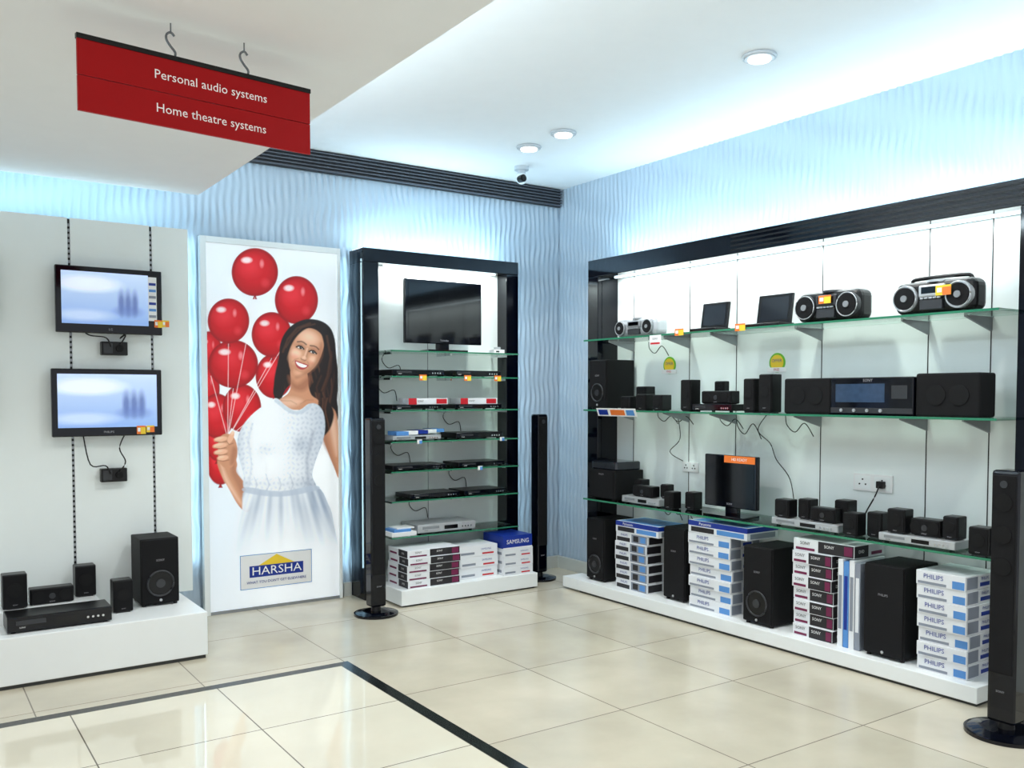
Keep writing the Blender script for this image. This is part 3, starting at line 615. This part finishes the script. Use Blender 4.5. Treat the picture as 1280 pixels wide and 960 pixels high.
for cx in (.94,1.06): b.cyl((cx,-.001,.11),.052,.004,BLKM,axis='y')
b.done((xq,-2.72,R2),S)
for y,z in ((-1.455,1.708),(-2.42,1.70)):
    b=B('wall_badge'); b.cyl((0,0,0),.062,.004,GREEN,axis='y',seg=36); b.cyl((0,-.003,0),.05,.004,YEL,axis='y',seg=36); b.text('OFFER',.028,(0,-.0055,.012),BLUEP); b.box(-.075,.075,-.006,-.002,-.06,-.03,PAPER); b.text('FREE',.022,(0,-.0075,-.045),REDP); b.done((-.104,y,z),S)
b=B('mini_system'); b.box(0,.30,.0,.28,.01,.22,BLKM,.006); b.box(.02,.28,-.004,.0,.02,.21,GRILLE); b.box(.01,.29,.02,.26,.22,.285,mat('smoked_lid',(26,30,38),.1,coat=.4),.012)
for fx in(.04,.26): b.box(fx-.02,fx+.02,.02,.26,0,.012,BLK)
b.text('PHILIPS',.018,(.15,-.006,.19),TXTG); b.done((xq,-.915,R3),S)
def rz_sat(y,z=R3,w=.085,h=.12,x=xq,d=.09): satellite((x,y,z),S,w=w,d=d,h=h)
player((xq,-1.29,R3),S,w=.38,d=.2,h=.055,m=SILV,name='home_theatre_console'); center_spk((xq+.02,-1.38,R3+.055),S,w=.2,h=.08,d=.08); rz_sat(-1.30,R3+.055,.07,.11,xq+.11); rz_sat(-1.60,R3+.055,.07,.10,xq+.08,.07)
rz_sat(-1.72,w=.08,h=.12); rz_sat(-1.82,w=.08,h=.12,x=xq+.1)
b=tv('television',.43,.335,(-.36,-2.05,R3),S,screen=False,stand=True,brand='SONY',bez=.02)
b=B('screen_header_card'); b.box(0,.25,0,.002,0,.045,ORG); b.text('HD READY',.026,(.125,-.001,.022),TXTW); b.done((-.364,-2.22,R3+.348),S)
player((xq,-2.64,R3),S,w=.46,d=.2,h=.05,m=SILV,name='home_theatre_console'); rz_sat(-2.66,R3+.05,.10,.11); rz_sat(-2.79,R3+.05,.08,.12,xq+.05); center_spk((xq+.03,-2.89,R3+.05),S,w=.17,h=.085,d=.07)
rz_sat(-3.0,R3+.05,.09,.13,xq+.105)
rz_sat(-3.13,w=.09,h=.13); rz_sat(-3.24,w=.09,h=.14,x=xq+.06)
player((xq-.01,-3.36,R3),S,w=.42,d=.2,h=.05,m=SILV,name='home_theatre_console'); rz_sat(-3.40,R3+.05,.10,.13); center_spk((xq+.03,-3.515,R3+.05),S,w=.16,h=.09); rz_sat(-3.69,R3+.05,.08,.12,xq+.03)
rz_sat(-3.85,w=.10,h=.14,x=xq-.02)
for (y,z,w,hh) in ((-1.60,.95,.15,.07),(-2.99,.94,.25,.10)):
    b=B('wall_socket'); b.box(0,w,0,.012,0,hh,PAPER,.003)
    for k in range(2):
        cx=w*(.25+.5*k); b.box(cx-w*.2,cx+w*.2,-.002,0,hh*.12,hh*.88,WHITE,.001)
        for dx,dz in ((0,.18),(-.08,-.1),(.08,-.1)): b.cyl((cx+dx*w,-.003,hh*(.5+dz)),.005,.003,TXTK,axis='y',seg=10)
    if w>.2:
        b.box(w*.66,w*.84,-.03,0,hh*.25,hh*.65,BLK,.004); b.tube([(w*.75,-.03,hh*.4),(w*.7,-.05,-.02),(w*.45,-.04,-.12),(w*.3,-.02,-.2)],.004,CABLE,smooth_pts=5)
    b.done((-.113,y,z),S)
b=B('loose_cables')
def cab(pts): b.tube([(-.118-o,y,z) for (y,z,o) in pts],.003,CABLE,smooth_pts=6)
for (y,z) in ((-1.35,R2),(-1.5,R2),(-1.95,R2),(-2.1,R2),(-2.5,R2),(-1.25,R1),(-1.4,R3+.05),(-1.5,R3+.05),(-2.55,R3+.1)):
    a=random.uniform(.05,.12); cab([(y,z-.02,.0),(y-.03,z-a,.02),(y-.10,z-a*1.5,.03),(y-.16,z-a*.8,.02),(y-.22,z-a*1.8,.01)])
cab([(-2.35,R2-.02,0),(-2.30,R2-.12,.02),(-2.4,R2-.2,.02),(-2.45,R2-.3,.02),(-2.55,R2-.42,.01),(-2.6,R3+.05,.02)])
cab([(-1.55,R2-.02,0),(-1.6,R2-.2,.02),(-1.5,R2-.3,.02),(-1.62,R2-.36,.01)])
b.done()
PZ=.095; xp=-.42
subwoofer((xp,-.90,PZ),S,w=.20,d=.3,h=.47)
stack((xp,-1.23,PZ),S,.33,.29,6,.068,'mixed',top=(.44,.08,'panasonic'))
subwoofer((xp+.02,-1.71,PZ),S,w=.20,d=.28,h=.50,cone=False)
stack((xp,-1.97,PZ),S,.36,.29,7,.071,'philips',top=(.50,.08,'panasonic'))
subwoofer((xp-.03,-2.46,PZ),S,w=.22,d=.32,h=.48)
stack((xp,-2.81,PZ),S,.27,.29,7,.071,'sony',top=(.40,.072,'sony'))
b=B('upright_cartons')
for k in range(4): b.box(k*.036,k*.036+.033,0,.28,0,.49-.01*(k%2),[CARD,LBLUE,CARD,CARDG][k],.002); b.box(k*.036+.006,k*.036+.026,-.001,0,.1,.4,[CARDG,BLUEP,CARDG,CARD][k])
b.done((xp,-3.115,PZ),S)
subwoofer((xp-.02,-3.29,PZ),S,w=.235,d=.32,h=.50,cone=False,label='PHILIPS')
stack((xp-.02,-3.60,PZ),S,.26,.31,7,.073,'philips')

# ------------------------------------------------------------ lights
def area(name,loc,dirv,along,sx,sy,power,col=(1,1,1)):
    l=bpy.data.lights.new(name,'AREA'); l.shape='RECTANGLE'; l.size=sx; l.size_y=sy; l.energy=power; l.color=col
    o=bpy.data.objects.new(name,l); SC.collection.objects.link(o)
    z=-Vector(dirv).normalized(); x=Vector(along).normalized(); y=z.cross(x).normalized(); x=y.cross(z)
    M=Matrix((x,y,z)).transposed().to_4x4(); M.translation=loc; o.matrix_world=M; return o
CY=(.56,.86,1.0); CW=(.78,.93,1.0)
area('cove_light_right',(-.16,-2.9,2.545),(.25,0,1),(0,1,0),4.2,.12,17,CY)
area('cove_light_centre',(-1.28,-.14,2.57),(0,.25,1),(1,0,0),1.25,.1,4.5,CY)
area('cove_light_left',(-4.9,-.24,2.53),(0,.1,1),(1,0,0),3.3,.14,12,CY)
area('soffit_cove_light',(-3.44,-4.5,2.88),(.8,0,.55),(0,1,0),7.0,.1,62,CW)
area('soffit_cove_light_end',(-5.9,-.77,2.88),(0,.8,.4),(1,0,0),5,.1,9,CY)
area('shelf_light_right',(-.2,-2.43,T-.142),(.15,0,-1),(0,1,0),3.0,.05,12,(.92,1,.985))
area('shelf_light_centre',(-1.27,-.19,2.44),(0,.15,-1),(1,0,0),1.0,.04,6.5,(.92,1,.985))
area('poster_edge_light',(-2.035,-.05,1.35),(1,.2,0),(0,0,1),2.3,.03,3,CY)
area('frame_edge_light',(-.59,-.12,1.35),(1,.3,0),(0,0,1),2.2,.05,2.5,CY)
area('poster_edge_light_left',(-3.05,-.05,1.45),(-1,.2,0),(0,0,1),2.2,.03,2.5,CY)
def spot(loc,power,ang=130):
    l=bpy.data.lights.new('downlight_and_fill_lamp','SPOT'); l.energy=power; l.spot_size=math.radians(ang); l.spot_blend=.8; l.shadow_soft_size=.08; l.color=(1,.97,.92)
    o=bpy.data.objects.new('downlight_and_fill_lamp',l); SC.collection.objects.link(o); o.location=loc
for q in ((-1.02,-3.03,3.19),(-1.02,-1.2,3.19),(-2.62,-2.5,3.19),(-1.4,-4.9,3.19)): spot(q,92)
for q in ((-4.4,-2.2,2.70),(-5.2,-4.2,2.70),(-3.8,-5.2,2.70)): spot(q,74)  # unseen spots added under the soffit as general fill, without fixtures
w=bpy.data.worlds.new('world'); SC.world=w; w.use_nodes=True; w.node_tree.nodes['Background'].inputs[0].default_value=(.90,.95,1,1); w.node_tree.nodes['Background'].inputs[1].default_value=1.0

# ------------------------------------------------------------ camera
cam=bpy.data.cameras.new('camera'); co=bpy.data.objects.new('camera',cam); SC.collection.objects.link(co)
co.location=(-4.735,-6.198,1.5); co.rotation_euler=(math.pi/2-.042,0,-math.atan2(.565,.825)); cam.sensor_width=36; cam.lens=1125/1280*36; cam.shift_y=60/1280
SC.camera=co
